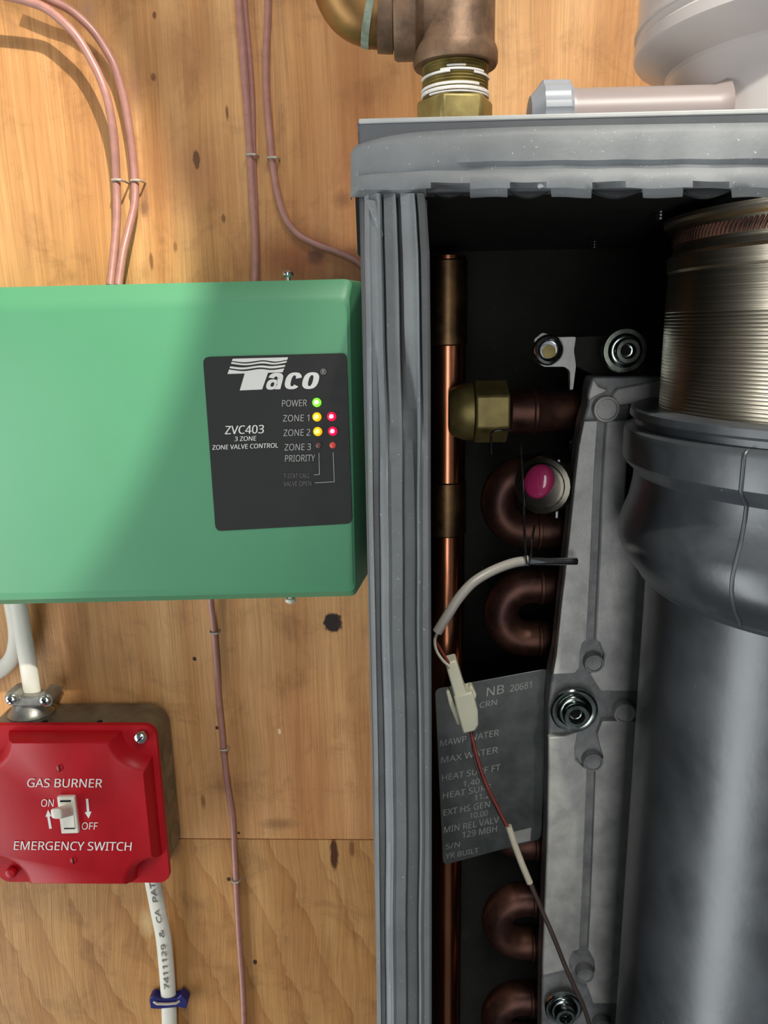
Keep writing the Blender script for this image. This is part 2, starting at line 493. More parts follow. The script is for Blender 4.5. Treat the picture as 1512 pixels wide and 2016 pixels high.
rings = [gring(-95, 612, 595, (682, 694), 1172, 1154, DG),
         gring(-98, 594, 578, (688, 700), 1184, 1164, DG - 0.0012),
         gring(-100, 568, 549, (694, 704), 1192, 1173, DG - 0.006)]
p3 = []
base_ring = gring(-92, 572, 556, (738, 742), 1128, 1108, 0.0005)
rings.append(base_ring)
MB().loft(rings).build('cover', m_green, gc, smooth=25)
DL = DG + 0.0006


def rounded_px(c, r=9, n=4):
    out = []
    for i in range(len(c)):
        p = Vector(c[i]); a = (Vector(c[i - 1]) - p).normalized(); b_ = (Vector(c[(i + 1) % len(c)]) - p).normalized()
        for k in range(n + 1):
            t = k / n
            q = (p + a * r) * (1 - t) ** 2 + p * 2 * t * (1 - t) + (p + b_ * r) * t * t
            out.append((q.x, q.y))
    return out


lab = MB().pxprism(rounded_px([(399, 703), (683, 695), (694, 1031), (424, 1046)], 13), DG - 0.001, DL).build('label_plate', m_black_label, gc, smooth=25, bevel=0.0002)
DT = DL + 0.0002
T = dict(d=DT, parent=lab)
lettering('ZVC403', 443, 519, 855, 16.5, mat=m_white, slope=-0.030, lean=-0.06, offset=0.022, **T)
lettering('3 ZONE', 462, 504, 868.5, 9, mat=m_white, slope=-0.030, lean=-0.06, offset=0.018, **T)
lettering('ZONE VALVE CONTROL', 418, 547.5, 885.5, 9, mat=m_white, slope=-0.035, lean=-0.06, offset=0.018, **T)
for s_, a, b_, y in (('POWER', 555, 604, 800.5), ('ZONE 1', 557, 608.5, 830), ('ZONE 2', 558, 610.5, 858.5), ('ZONE 3', 560, 612, 887), ('PRIORITY', 561, 620, 909)):
    lettering(s_, a, b_, y, 13, mat=m_print, slope=-0.022, lean=-0.05, **T)
lettering('T-STAT CALL', 558, 610, 941.5, 9, mat=m_dimprint, slope=-0.02, lean=-0.05, **T)
lettering('VALVE OPEN', 558, 612.5, 957, 9, mat=m_dimprint, slope=-0.02, lean=-0.05, **T)
for pts in ([(628, 892), (629, 934), (619, 935)], [(656, 891), (658, 948.5), (620.5, 950.6)]):
    mb = MB()
    for (a, b_) in zip(pts, pts[1:]):
        a, b_ = Vector(a), Vector(b_); t = (b_ - a).normalized(); n = Vector((-t.y, t.x)) * 0.6
        mb.pxprism([tuple(a + n - t * .5), tuple(b_ + n + t * .5), tuple(b_ - n + t * .5), tuple(a - n - t * .5)], DL - 0.0001, DT)
    mb.build('bracket_line', m_print, lab, smooth=None)


def logo(x, y):
    return (440 + x / 6.873, 690 + y / 6.878)


def wave(pts, n=6):
    return spline(pts, n)


strips = [
    ([(125, 112), (875, 92)], [(115, 142), (300, 160), (530, 132), (700, 150), (862, 126)]),
    ([(108, 155), (300, 178), (530, 150), (690, 167), (860, 140)], [(103, 180), (300, 200), (520, 175), (680, 190), (850, 165)]),
    ([(90, 215), (270, 230), (500, 203), (650, 213), (838, 195)], [(82, 240), (260, 258), (490, 230), (650, 243), (828, 222)]),
    ([(75, 258), (270, 280), (490, 252), (650, 265), (822, 243)], [(55, 318), (800, 295)])]
mb = MB()
for t_, b_ in strips:
    top = wave(t_) if len(t_) > 2 else t_
    bot = wave(b_) if len(b_) > 2 else b_
    mb.pxprism([logo(*p) for p in top] + [logo(*p) for p in bot[::-1]], DL - 0.0001, DT)
mb.pxprism([logo(288, 309), logo(603, 300), logo(522, 528), logo(220, 541)], DL - 0.0001, DT)
mb.build('logo', m_white, lab, smooth=None)


def ell(cx, cy, hw, hh, a0, a1, n=28, sh=.26, ex=.80):
    out = []
    for k in range(n + 1):
        a = math.radians(a0 + (a1 - a0) * k / n)
        x = math.copysign(abs(math.cos(a)) ** ex, math.cos(a)) * hw
        y = -math.copysign(abs(math.sin(a)) ** ex, math.sin(a)) * hh
        out.append((cx + x - y * sh, cy + y))
    return out


mb = MB()
for outer, inner in ((ell(1180, 408, 108, 114, 0, 360), ell(1180, 408, 30, 74, 0, 360)),
                     (ell(944, 411, 108, 114, 18, 322), ell(944, 411, 30, 74, 18, 322)),
                     (ell(655, 461, 74, 70, 0, 360), ell(662, 461, 24, 30, 0, 360)),
                     (ell(704, 384, 100, 82, 8, 172), ell(704, 386, 24, 34, 8, 172))):
    mb.grid([[P(*logo(*p), DT) for p in outer], [P(*logo(*p), DT) for p in inner]])
mb.pxprism([logo(735, 372), logo(808, 372), logo(768, 524), logo(695, 526)], DL - .0001, DT)
mb.build('logo', m_white, lab, smooth=None)
lettering('®', 631, 642, 737, 11, mat=m_print, **T)
for (px, py, r, mt, nm) in ((623.7, 792.4, 9, m_led_g, 'green lamp lit beside the power legend'), (624, 820.8, 9, m_led_a, 'amber lamp lit'), (625.5, 849.6, 9, m_led_a, 'amber lamp lit'),
                            (653, 820, 9, m_led_r, 'red lamp lit'), (655, 849, 9, m_led_r, 'red lamp lit'), (627, 877, 6, m_led_o, 'unlit lamp'), (655, 876.5, 6.5, m_led_d, 'faint red lamp')):
    c = P(px, py, DL); rr = (P(px + r, py, DL) - c).length
    o = MB().lathe([(rr, 0), (rr * .92, rr * .25), (rr * .6, rr * .55), (0, rr * .7)], c, (0, -1, 0), 16).build('indicator_lamp', mt, gc, label=nm)
    if r == 9:
        MB().lathe([(rr * .50, rr * .58), (rr * .36, rr * .72), (0, rr * .8)], c + Vector((0, 0, rr * .1)), (0, -1, 0), 12).build('lamp_core', {m_led_g: m_led_core, m_led_a: m_led_corea, m_led_r: m_led_corer}[mt], o)


def screw(name, c, axis, r, mat, parent, slot=True, h=0.4, label=None, phil=True):
    c = Vector(c); ax = Vector(axis).normalized()
    o = MB().lathe([(r, -r * 0.3), (r, r * h * .3), (r * .85, r * h * .75), (r * .5, r * h), (0, r * h * 1.05)], c, ax, 20).build(name, mat, parent, label=label)
    if slot:
        u = Vector((1, 0, 0)) if abs(ax.x) < .9 else Vector((0, 1, 0))
        u = (u - ax * u.dot(ax)).normalized(); w = ax.cross(u)
        for a, b_ in (((u + w).normalized(), (w - u).normalized()), ((w - u).normalized(), (u + w).normalized()))[:2 if phil else 1]:
            top = c + ax * (r * h * 1.12)
            L_, W_ = r * .62, r * .12
            fr = [top + a * L_ + b_ * W_, top - a * L_ + b_ * W_, top - a * L_ - b_ * W_, top + a * L_ - b_ * W_]
            MB().prism(fr, [p - ax * (r * h * .5) for p in fr]).build('screw_slot', m_hole, o, smooth=None)
    return o


s_ = P(567, 541, 0.035)
MB().lathe([(.0012, 0), (.0012, .004), (.0024, .004), (.0029, .0052), (.0026, .0066), (.0012, .0074), (0, .0075)], s_ - Vector((0, 0, .0052)), (0, 0, 1), 16).build('cover_screw', m_steel, gc)
s_ = P(572, 1180, 0.05)
MB().lathe([(.0012, 0), (.0012, .003), (.0026, .003), (.0029, .0045), (.0014, .0056), (0, .0058)], s_ + Vector((0, 0, .0035)), (0, 0, -1), 16).build('cover_screw', m_ivory, gc)

# ------------------------------------------------------------------ thermostat cables and staples
CAB = 'brown low-voltage cables stapled to the plywood'


def cable(label, pts, r=0.0021, mat=None, flat=1.0):
    o = MB().tube(pxpath(pts, 8), r, 12, flat, Vector((0, -1, 0))).build('thermostat_cable', mat or m_brown, smooth=60)
    return tag(o, label, 'cable', CAB)


cable('brown cable curving in from the upper left, inner one of the looped pair', [
    (-40, -14, .016), (0, -10, .016), (48, 1, .015), (89, 16, .014), (127, 46, .014), (155, 77, .0135), (178, 115, .013), (196, 151, .0135), (210, 190, .0135),
    (220, 238, .0125), (226, 290, .011), (229, 354, .0090), (230, 430, .012), (223, 510, .017), (217, 562, .021)])
cable('brown cable curving in from the upper left, outer one of the looped pair', [
    (40, -30, .012), (99, 0, .011), (135, 18, .010), (165, 42, .009), (188, 67, .008), (208, 97, .007), (226, 131, .0065), (238, 170, .006), (248, 214, .0055),
    (258, 280, .005), (265, 354, .0050), (265, 400, .007), (254, 450, .011), (242, 500, .016), (233, 562, .021)])
cable('straight brown cable dropping into the green control box near its top screw', [
    (470, -30, .0026), (472, 20, .0026), (480, 120, .0026), (487, 220, .0026), (493, 305, .0026), (496, 370, .0026), (501, 450, .003), (502, 520, .006), (500, 565, .009)])
cable('thin brown wire lying beside the straight brown cable above the green box', [
    (480, -30, .0016), (483, 20, .0016), (492, 120, .0016), (497, 200, .0016), (499, 300, .0016), (503, 400, .0018), (506, 470, .002), (507, 530, .004), (506, 565, .006)], 0.0014)
cable('brown cable that bends right and disappears behind the boiler cabinet', [
    (528, -30, .0026), (527, 30, .0026), (524, 120, .0026), (526, 200, .0026), (531, 260, .0026), (536, 312, .0026), (544, 370, .0026), (560, 425, .0026), (585, 460, .0026),
    (620, 480, .0026), (665, 497, .0026), (702, 515, .003), (730, 545, .004), (748, 580, .004)], 0.0018)
cable('single brown cable running down the plywood below the green control box', [
    (410, 1140, .004), (416, 1190, .0035), (422, 1246, .0024), (427, 1310, .0024), (431, 1380, .0024), (437, 1440, .0024), (440, 1475, .0022), (447, 1540, .0024), (458, 1610, .0022),
    (462, 1680, .0022), (465, 1740, .0022), (471, 1850, .0022), (478, 1950, .0022), (482, 2060, .0022)], 0.0018)


def staple(px, py, label, d=0.0052, w=11):
    a, b_ = P(px - w, py, d), P(px + w, py, d)
    h = d
    pts = [Vector((a.x, 0.001, a.z)), Vector((a.x, -h * .75, a.z)), Vector((a.x + .0008, -h, a.z)), Vector(((a.x + b_.x) / 2, -h - .0003, a.z)), Vector((b_.x - .0008, -h, b_.z)), Vector((b_.x, -h * .75, b_.z)), Vector((b_.x, 0.001, b_.z))]
    o = MB().tube(pts, 0.0006, 8).build('cable_staple', m_staple)
    return tag(o, label, 'staple', 'staples holding the brown cables')


staple(229, 354, 'staple over the inner cable of the looped pair above the green box', .0114)
staple(266, 355, 'staple over the outer cable of the looped pair above the green box', .0074)
staple(494, 304, 'staple over the straight brown cable above the green control box')
staple(536, 310, 'staple over the brown cable that bends toward the boiler cabinet')
staple(421, 1247, 'pale staple over the single cable just below the green control box', .0047, 9)
staple(440, 1477, 'staple over the single cable level with the red switch cover', .0047, 8)
staple(463, 1737, 'lowest staple on the single cable, below the plywood joint', .0045, 8)

# ------------------------------------------------------------------ emergency switch box
DF = 0.030; DR = 0.041
tr, br = P(311, 1424, DF), P(334, 1733, DF)
bx1 = (tr.x + br.x) / 2; bz1, bz0 = tr.z, br.z
side = bz1 - bz0; bx0 = bx1 - side
cxm, czm, hs = (bx0 + bx1) / 2, (bz0 + bz1) / 2, side / 2
em = empty('emergency_switch', (cxm, 0, bz0), 'red gas burner emergency switch cover on a galvanised steel box', 'switch')


def rsq(h, r, d, n=6, cx=cxm, cz=czm, hx=None):
    hx = hx or h
    out = []
    for (sx, sz, a0) in ((1, 1, 0), (-1, 1, 90), (-1, -1, 180), (1, -1, 270)):
        for k in range(n + 1):
            a = math.radians(a0 + 90 * k / n)
            out.append(Vector((cx + sx * (hx - r) + r * math.cos(a), -d, cz + sz * (h - r) + r * math.sin(a))))
    return out


hb = hs - 0.0012
box_o = MB().loft([rsq(hb - .004, .011, 0.0003), rsq(hb, .012, 0.0035), rsq(hb, .012, DF - 0.0005)]).build('switch_box', m_galv, em, smooth=40)
for px in (88, 196):                       # knock-out and mounting holes along the top face
    p = P(px, 1417, DF - .004)
    MB().lathe([(0.0016, -0.0002), (0.0016, 0.0003)], (p.x, p.y, bz1 - .0012), (0, 0, 1), 14).build('screw_hole', m_hole, box_o)
for k, pz in enumerate((1480, 1550, 1640)):
    p = P(350, pz, .012)
    MB().lathe([(0.0085, -0.0004), (0.0085, 0.0001), (0.0079, 0.00035), (0.0077, 0.0001), (0, 0.0001)], (bx1 - .0012, -.013, p.z), (1, 0, 0), 24).build('knockout', m_galv, box_o, label='round knock-out on the box side')

# red cover: flange plus raised panel with notched corners
mb = MB()
mb.loft([rsq(hs, .007, DF + 0.0022), rsq(hs + .0003, .0072, DF + .0012), rsq(hs + .0003, .0072, DF - 0.0006)][::-1])
cov = mb.build('cover_plate', m_red, em, smooth=45)
rp = hs * 0.90


def raised(h, cut, d):
    """square with concave quarter-round notches at the corners"""
    out = []
    for (sx, sz, rev) in ((1, 1, False), (-1, 1, True), (-1, -1, False), (1, -1, True)):
        c = cut
        pts = []
        for k in range(9):
            a = math.radians(k * 90 / 8)
            e = 0.0
            x = h - c + c * (1 - math.sin(math.radians(90) - a) * 1.0) if False else h - c * math.cos(a)
            z = h - c * math.sin(a)
            pts.append((x, z))
        # ends: a=0 -> (h-c, h); a=90 -> (h, h-c)
        if not rev:
            pts = pts[::-1]
        for x, z in pts:
            out.append(Vector((cxm + sx * x, -d, czm + sz * z)))
    return out


rings = [raised(rp + .0022, .0165, DF + .0015), raised(rp + .0012, .0172, DF + .006), raised(rp, .0182, DR - .0012), raised(rp - .0012, .0192, DR)]
MB().loft(rings).build('raised_panel', m_red, cov, smooth=40)
Tm = dict(d=DR + .00015, parent=cov, mat=m_white)
lettering('GAS BURNER', 53, 200.5, 1549.5, 17, slope=0.006, lean=-0.10, offset=0.012, **Tm)
lettering('EMERGENCY SWITCH', 27, 258, 1673, 17, slope=0.008, lean=-0.10, offset=0.012, **Tm)
lettering('ON', 80.5, 105, 1588, 14.5, lean=-0.1, offset=0.005, **Tm)
lettering('OFF', 160.5, 191.5, 1633, 14, lean=-0.1, offset=0.005, **Tm)
for pts in ([(94.5, 1594.5), (101, 1607), (97.5, 1607.5), (102, 1631), (97, 1632), (93, 1608), (89.5, 1608)],
            [(169, 1573), (173.5, 1573), (176, 1598.5), (180, 1598), (174.5, 1611.5), (167, 1599.5), (171, 1599)]):
    MB().pxprism(pts, DR - .0002, DR + .0003).build('arrow', m_white, cov, smooth=None)
c = P(278, 1451, DF + .004)
screw('cover_screw', c, (0, -1, 0), .0038, m_steel, cov, h=.7, phil=False)
c = P(22, 1718, DF + .004)
screw('cover_screw', c, (0, -1, 0), .0034, m_red, cov, h=.6, slot=False)
for px, py in ((118, 1512), (145, 1694)):
    c = P(px, py, DR)
    o = MB().lathe([(.0021, -.0006), (.0021, .0002), (.0016, .0005), (0, .0006)], c, (0, -1, 0), 16).build('cover_screw', m_red, cov, label='red painted slotted screw')
    MB().box(c + Vector((-.0003, -.0009, -.0019)), c + Vector((.0003, 0, .0019))).build('screw_slot', m_hole, o, smooth=None)
# toggle
q = [(111.5, 1569.5), (146, 1569), (155, 1641), (120.5, 1642)]
tg = MB().pxprism(q, DR - .001, DR + .0022).build('toggle_switch', m_ivory, em, bevel=.0006)
mq = [(116.5, 1578), (141.5, 1577.5), (148.5, 1632), (124, 1633)]
MB().pxprism(mq, DR + .002, DR + .0026).build('toggle_bezel', m_ivory, tg, bevel=.0004)
for (a, b_, y0, y1) in ((118, 139, 1577, 1579.4), (126, 147, 1630.5, 1632.6)):
    MB().pxprism([(a, y0), (b_, y0 - .5), (b_, y1 - .5), (a, y1)], DR + .002, DR + .0028).build('toggle_slot', m_hole, tg, smooth=None)
b0 = P(134, 1596, DR + .002)
wv, wz = .0033, .0036
rings = []
for t, ww, hh in ((0, 1.0, 1.0), (.4, 1, 1), (.9, .98, .96), (.97, .92, .90), (1.0, .78, .76)):
    c = b0 + Vector((0, -.0138 * t, .0076 * t))
    rings.append([c + Vector((math.copysign(abs(math.cos(a)) ** .55, math.cos(a)) * wv * ww, 0, math.copysign(abs(math.sin(a)) ** .55, math.sin(a)) * wz * hh)) for a in [2 * math.pi * k / 20 for k in range(20)]])
MB().loft(rings).build('toggle_lever', m_ivory, tg, smooth=50)

# cable clamp on the box top
cc = P(60, 1385, 0.016); cc.z = bz1 - .0012
con = MB()
rings = []
for h, rx, ry in ((-.0005, .0135, .0125), (.0015, .0135, .0125), (.003, .0115, .0105), (.006, .0105, .0085), (.0085, .0098, .0068), (.011, .0085, .0058)):
    rings.append([cc + Vector((math.cos(a) * rx, math.sin(a) * ry, h)) for a in [2 * math.pi * k / 28 for k in range(28)]])
con.loft(rings)
clamp = con.build('cable_clamp', m_zinc, em, smooth=40)
for px, py in ((23, 1376), (90, 1378)):
    e = P(px, py, .0255)
    ear = MB().lathe([(.0044, -.012), (.0046, -.002), (.0042, 0), (0, 0)], e, (0, -1, 0), 20).build('clamp_ear', m_zinc, clamp)
    screw('screw', e + Vector((0, -.0004, 0)), (0, -1, 0), .0031, m_steel, clamp, h=.6)
mb = MB()
a, b_ = P(26, 1377, .022), P(88, 1378, .022)
mb.box((a.x, -.025, a.z - .0035), (b_.x, -.014, a.z + .003))
mb.build('clamp_strap', m_zinc, clamp, bevel=.0012)
MB().tube([P(98, 1374, .016), P(122, 1353, .004)], .0015, 10).build('screw_end', m_steel, clamp)

# ------------------------------------------------------------------ white sheathed cables


def romex(label, pts, r=.0053):
    o = MB().tube(pxpath(pts, 8), r, 16, .55, Vector((0, -1, 0))).build('sheathed_cable', m_cream, smooth=60)
    return tag(o, label, 'cable', 'white sheathed power cables')


romex('white sheathed cable from the green box straight into the clamp on the switch box', [(28, 1150, .022), (36, 1190, .021), (44, 1240, .020), (52, 1285, .019), (59, 1330, .0175), (65, 1375, .017), (67, 1386, .0165)])
romex('white sheathed cable bending away left behind the straight white cable', [(16, 1150, .010), (24, 1190, .009), (31, 1230, .008), (32, 1262, .007), (26, 1290, .0065), (12, 1310, .006), (-8, 1324, .006), (-40, 1338, .006), (-90, 1350, .006)], .0049)
low_pts = [(292, 1690, .012), (301, 1736, .010), (312, 1795, .008), (321.5, 1843, .006), (327.5, 1902, .005), (331, 1950, .0042), (332.5, 1980, .004), (333.5, 2014, .004), (335, 2070, .004)]
lowc = romex('white printed cable hanging from the bottom of the red switch, under a blue clip', low_pts)
# the print along that cable reads upward
path = spline(low_pts, 12)
me = text_mesh('7411129  &  CA  PAT', 0.0)
xs = [v.co.x for v in me.vertices]; xa, xb = min(xs), max(xs); yb = max(v.co.y for v in me.vertices)
for v in me.vertices:
    u = (v.co.x - xa) / (xb - xa); q_ = v.co.y / yb - 0.5
    yy = 1948 - u * (1948 - 1738)
    k = min(range(len(path) - 1), key=lambda i: abs(path[i][1] - yy))
    (ax_, ay_, ad), (bx_, by_, bd) = path[max(0, k - 1)], path[k + 1]
    t = (yy - ay_) / (by_ - ay_) if by_ != ay_ else 0
    px_, dd = ax_ + t * (bx_ - ax_), ad + t * (bd - ad)
    v.co = P(px_ - 3 - q_ * 10, yy, dd + .0034 + (0.0001 if v.co.z > 0 else -0.0002))
link_mesh('lettering', me, m_ink, lowc, smooth=None)

cl = empty('cable_clip', P(331, 1973, 0.0), 'dark blue plastic cable clip with a metal crown across the lower white cable', 'cable clip')
MB().pxprism(rounded_px([(293, 1966), (302, 1961), (312, 1968), (350, 1966), (356, 1958), (370, 1972), (366, 1987), (352, 1983), (312, 1987), (296, 1986)], 3), .001, .0078).build('clip_body', m_blue, cl, bevel=.0008)
MB().tube([P(303, 1972, .0075), P(309, 1976, .0088), P(330, 1976.5, .0090), P(347, 1975, .0088), P(354, 1970, .0075)], .0009, 8).build('clip_crown', m_staple, cl)

# ------------------------------------------------------------------ corroded threaded fitting above the cabinet
fz = 0.33
ft = empty('pipe_fitting', P(895, 245, D - fz), 'corroded bronze tee with a copper elbow on a brass nipple above the cabinet', 'pipe fitting')
dF = D - fz
cx_n = P(896, 170, dF)


def zf_(py):
    return P(896, py, dF).z


ax0 = Vector((cx_n.x, -dF, 0))
rn = .0125
# nipple with threads
prof = []
y = 236.0
while y > 120:
    z = zf_(y)
    prof += [(rn - .0004, z), (rn + .0003, z + .0004)]
    y -= 6.2
MB().lathe(prof, ax0, (0, 0, 1), 40).build('threaded_nipple', m_brass, ft, smooth=25)
random.seed(3)
for (ya, yb_, a0, a1) in ((186, 193, -1.6, 1.6), (178, 184, -1.5, .7), (195, 199, -.9, 1.5), (156, 161, -1.5, -.2), (152, 157, -.5, .9), (157, 162, .5, 1.5), (146, 150, -.3, .25), (205, 209, -.5, .1)):
    za, zb = zf_(yb_), zf_(ya)
    MB().lathe([(rn, za), (rn + .0006, za + .0001), (rn + .0007, (za + zb) / 2), (rn + .0006, zb - .0001), (rn, zb)], ax0, (0, 0, 1), 24, a0, a1, cap=False).build('thread_sealant', m_tape, ft)
# hex below
hx = []
for k in range(6):
    a = math.radians(60 * k + 8)
    hx.append(Vector((math.cos(a) * .0152, math.sin(a) * .0152, 0)))
MB().prism([ax0 + p + Vector((0, 0, zf_(200))) for p in hx], [ax0 + p + Vector((0, 0, zf_(255))) for p in hx]).build('hex_bushing', m_brass, ft, bevel=.0012)
# tee
rt = .0150
prof = [(rn - .001, zf_(131)), (.0158, zf_(133)), (.0163, zf_(127)), (.0163, zf_(108)), (.0158, zf_(98)), (rt, zf_(90)), (rt, zf_(-110)), (.012, zf_(-115))]
MB().lathe(prof, ax0, (0, 0, 1), 40).build('tee_body', m_bronze, ft)
zc_b = zf_(18)
bx_l = P(775, 18, dF).x; bx_m = P(822, 18, dF).x
cxr = ax0.x
MB().lathe([(.0128, -.0002), (.0162, 0), (.0170, .0012), (.0170, cxr - bx_l - (cxr - bx_m) - .001), (.0160, cxr - bx_l - (cxr - bx_m)), (.0142, cxr - bx_l - (cxr - bx_m) + .002), (.0140, cxr - bx_l)], (bx_l, -dF, zc_b), (1, 0, 0), 36).build('branch_socket', m_bronze, ft)
el = pxpath([(800, 20, dF), (765, 20, dF), (735, 18, dF), (706, 6, dF), (688, -18, dF), (682, -50, dF), (681, -120, dF)], 6)
MB().tube(el, .0132, 28).build('copper_elbow', m_elbow, ft, smooth=60)
MB().tube(pxpath([(774, 20, dF), (764, 20, dF), (748, 19, dF)], 4), .0146, 28).build('elbow_rim', m_bronze, ft, smooth=40)
MB().tube(pxpath([(741, 18.5, dF), (735, 17, dF), (728, 15, dF)], 4), .0136, 28).build('verdigris_band', m_verdi, ft, smooth=60, label='pale green verdigris ring')

# ------------------------------------------------------------------ grey vent pipe above the cabinet
vz = .30
vp = empty('vent_pipe', (.1425, -(D - vz), P(1400, 233, .215).z), 'pale grey plastic vent pipe with a stepped socket rising from the cabinet top', 'pipe')
vax = Vector((.1425, -(D - vz), 0))


def vzz(py, phi=15.5, R=.058):
    return P(1240, py, D - (vz + R * math.sin(math.radians(phi)))).z


ztop = P(900, 236, .215).z
prof = [(.0485, ztop + .001), (.0485, vzz(172)), (.0492, vzz(166)), (.0596, vzz(132)), (.0604, vzz(126)), (.0604, vzz(104)), (.0596, vzz(98)), (.0594, vzz(-160))]
MB().lathe(prof, vax, (0, 0, 1), 96).build('pipe_body', m_vent, vp, smooth=25)
MB().lathe([(.0594, vzz(86)), (.0606, vzz(84)), (.0606, vzz(79)), (.0594, vzz(77))], vax, (0, 0, 1), 96, cap=False).build('socket_bead', m_vent, vp, smooth=50)
pz_ = P(1200, 232, D - .275).z
px0 = P(1118, 232, D - .275).x
MB().lathe([(.0086, 0), (.0088, .001), (.0088, .1425 - px0 - .044), (.0105, .1425 - px0 - .040)], (px0, -(D - .275), pz_), (1, 0, 0), 28).build('test_port', m_port, vp)
pc0 = P(1040, 232, D - .275).x
L_ = px0 - pc0
prof = [(.004, 0), (.0082, .0004), (.0104, L_ * .3)]
cap_ = MB()
seg = 72
R = []
for r, h in ((.0, .0), (.0068, .0002), (.0088, L_ * .16), (.0108, L_ * .30), (.0108, L_ * .92), (.0100, L_)):
    row = []
    for k in range(seg):
        a = 2 * math.pi * k / seg
        rr = r + (.0005 if (k // 3) % 2 and .009 < r else 0)
        row.append(Vector((pc0 + h, -(D - .275) + math.cos(a) * rr, pz_ + math.sin(a) * rr)))
    R.append(row)
cap_.loft(R).build('port_cap', m_ventrib, vp, smooth=25)
MB().lathe([(.0092, 0), (.0092, .002)], (px0 - .001, -(D - .275), pz_), (1, 0, 0), 28).build('port_ring', m_port, vp)

# ------------------------------------------------------------------ boiler cabinet
DC = .215                                   # front plane of the cabinet
XL = P(712, 640, DC).x; XR = .315
ZT = P(900, 236, DC).z; ZB = -0.85
cab = empty('boiler_cabinet', (XL, -.01, ZB), 'open dark grey boiler cabinet with rubber door seals on its front frame', 'boiler cabinet')
tk = .0015
MB().box((XL, -DC, ZT - tk), (XR, -.004, ZT)).build('top_panel', m_cab, cab, bevel=.0004)
xs_ = P(724, 640, DC).x
MB().box((XL, -DC + .002, ZB), (XL + tk, -.004, ZT - tk)).build('side_panel', m_cab, cab, bevel=.0004)
MB().box((XR - tk, -DC, ZB), (XR, -.004, ZT - tk)).build('side_panel', m_cab, cab, bevel=.0004)
MB().box((XL + tk, -.014, ZB), (XR - tk, -.004, ZT - tk)).build('back_panel', m_inside, cab)
MB().box((XL, -DC, ZB - tk), (XR, -.004, ZB)).build('bottom_panel', m_cab, cab)
# insulation lining
xin = P(846, 640, DC).x
zin = P(1000, 386, DC).z
MB().box((XL + tk, -DC + .012, zin + .004), (XR - tk, -.014, zin + .010)).build('ceiling_lining', m_inside, cab)
MB().box((XL + tk, -DC + .006, ZB), (XL + tk + .004, -.014, zin + .004)).build('side_lining', m_inside, cab)
# front frame: top face and left face
ft_pts = [(708, 240), (708, 395), (1900, 395), (1900, 236)]
fa = MB()
fa.box((P(708, 300, DC).x, -DC - .001, P(900, 380, DC).z), (XR, -DC + .006, ZT - .0004)).build('frame_header', m_cab, cab, bevel=.0004)
MB().box((P(707, 233, DC).x, -DC - .0013, ZT - .0006), (XR, -DC + .004, ZT + .0006)).build('top_hem', m_edge, cab, bevel=.0003, label='pale bare upper edge')  # pale colour paints the light the top edge catches from above
MB().box((XL, -DC + .008, ZB), (P(843, 640, DC).x, -DC + .012, P(800, 385, DC).z)).build('frame_stile', m_cab, cab)
# small black return at the outer left below the top seal
MB().pxprism([(699, 384), (716, 386), (717, 480), (712, 509), (704, 500)], DC - .045, DC - .012).build('corner_return', m_inside, cab)

# header seal: soft strip with square-cut lower tabs
notches = [(840, 925), (1000, 1085), (1165, 1265), (1345, 1440), (1530, 1620)]
top_c = spline([(692, 300), (700, 287), (730, 276), (775, 266), (830, 259), (920, 254), (1050, 249), (1250, 245), (1512, 241), (1700, 239), (1900, 238)], 6)


def top_y(x):
    for a, b_ in zip(top_c, top_c[1:]):
        if a[0] <= x <= b_[0]:
            return a[1] + (b_[1] - a[1]) * (x - a[0]) / max(1e-6, b_[0] - a[0])
    return top_c[0][1] if x < top_c[0][0] else top_c[-1][1]


xsamp = [690, 692, 695, 700, 706, 714, 725]
x = 740
edges = sorted([e for n in notches for e in (n[0] - 1, n[0] + 1, n[1] - 1, n[1] + 1)])
grid_x = sorted(set(xsamp + list(range(740, 1640, 12)) + edges))
rows = []
random.seed(5)
for x in grid_x:
    t = top_y(x)
    bot = 389 + 1.4 * math.sin(x * .05)
    cut = None
    for n in notches:
        if n[0] <= x <= n[1]:
            cut = 372 - 3 * math.sin((x - n[0]) / (n[1] - n[0]) * math.pi)
    endf = min(1.0, max(0.0, (x - 690) / 14.0)) ** .5
    col = []
    crease = max(0, min(1, (x - 820) / 120.0))
    for v, dep in ((0, 0.0), (.0, .0018), (.04, .0030), (.12, .0036), (.3, .0040), (.48, .0042), (.545, .0042 - .0009 * crease), (.60, .0038 - .0006 * crease), (.66, .0042), (.78, .0046), (.87, .0042), (.93, .0030), (.975, .0018), (1.0, .0006), (1.0, -.002)):
        py = t + (bot - t) * v
        if cut is not None and py > cut:
            py = cut + (py - cut) * .05
            dep = min(dep, .0008 if v < 1 else -.002)
        wob = .00022 * math.sin(x * .021 + v * 5) + .00012 * math.sin(x * .063 + 2 * v)
        col.append(P(x, py, DC + .001 + dep * (endf if dep > 0 else 1) + (wob if dep > .001 else 0)))
    rows.append(col)
# closing left end
rows.insert(0, [Vector((p.x, -DC + .004, p.z)) for p in rows[0]])
seal = MB().grid(rows).build('header_seal', m_gasket, cab, smooth=38)
for (a, b_) in notches[:4]:
    pts = [(a + 2, 374)] + [(a + 2 + (b_ - a - 4) * k / 10, 376 + 13 * math.sin(math.pi * k / 10)) for k in range(11)] + [(b_ - 2, 374)]
    MB().pxprism(pts[1:-1] + [(b_ - 2, 366), (a + 2, 366)], DC - .004, DC - .001).build('seal_ear', m_gasket_dark, cab, bevel=.0004)
MB().tube([P(1060, 367, DC + .004), P(1075, 362, DC + .005), P(1087, 365, DC + .004)], .0006, 8).build('glue_bead', m_edge, seal)

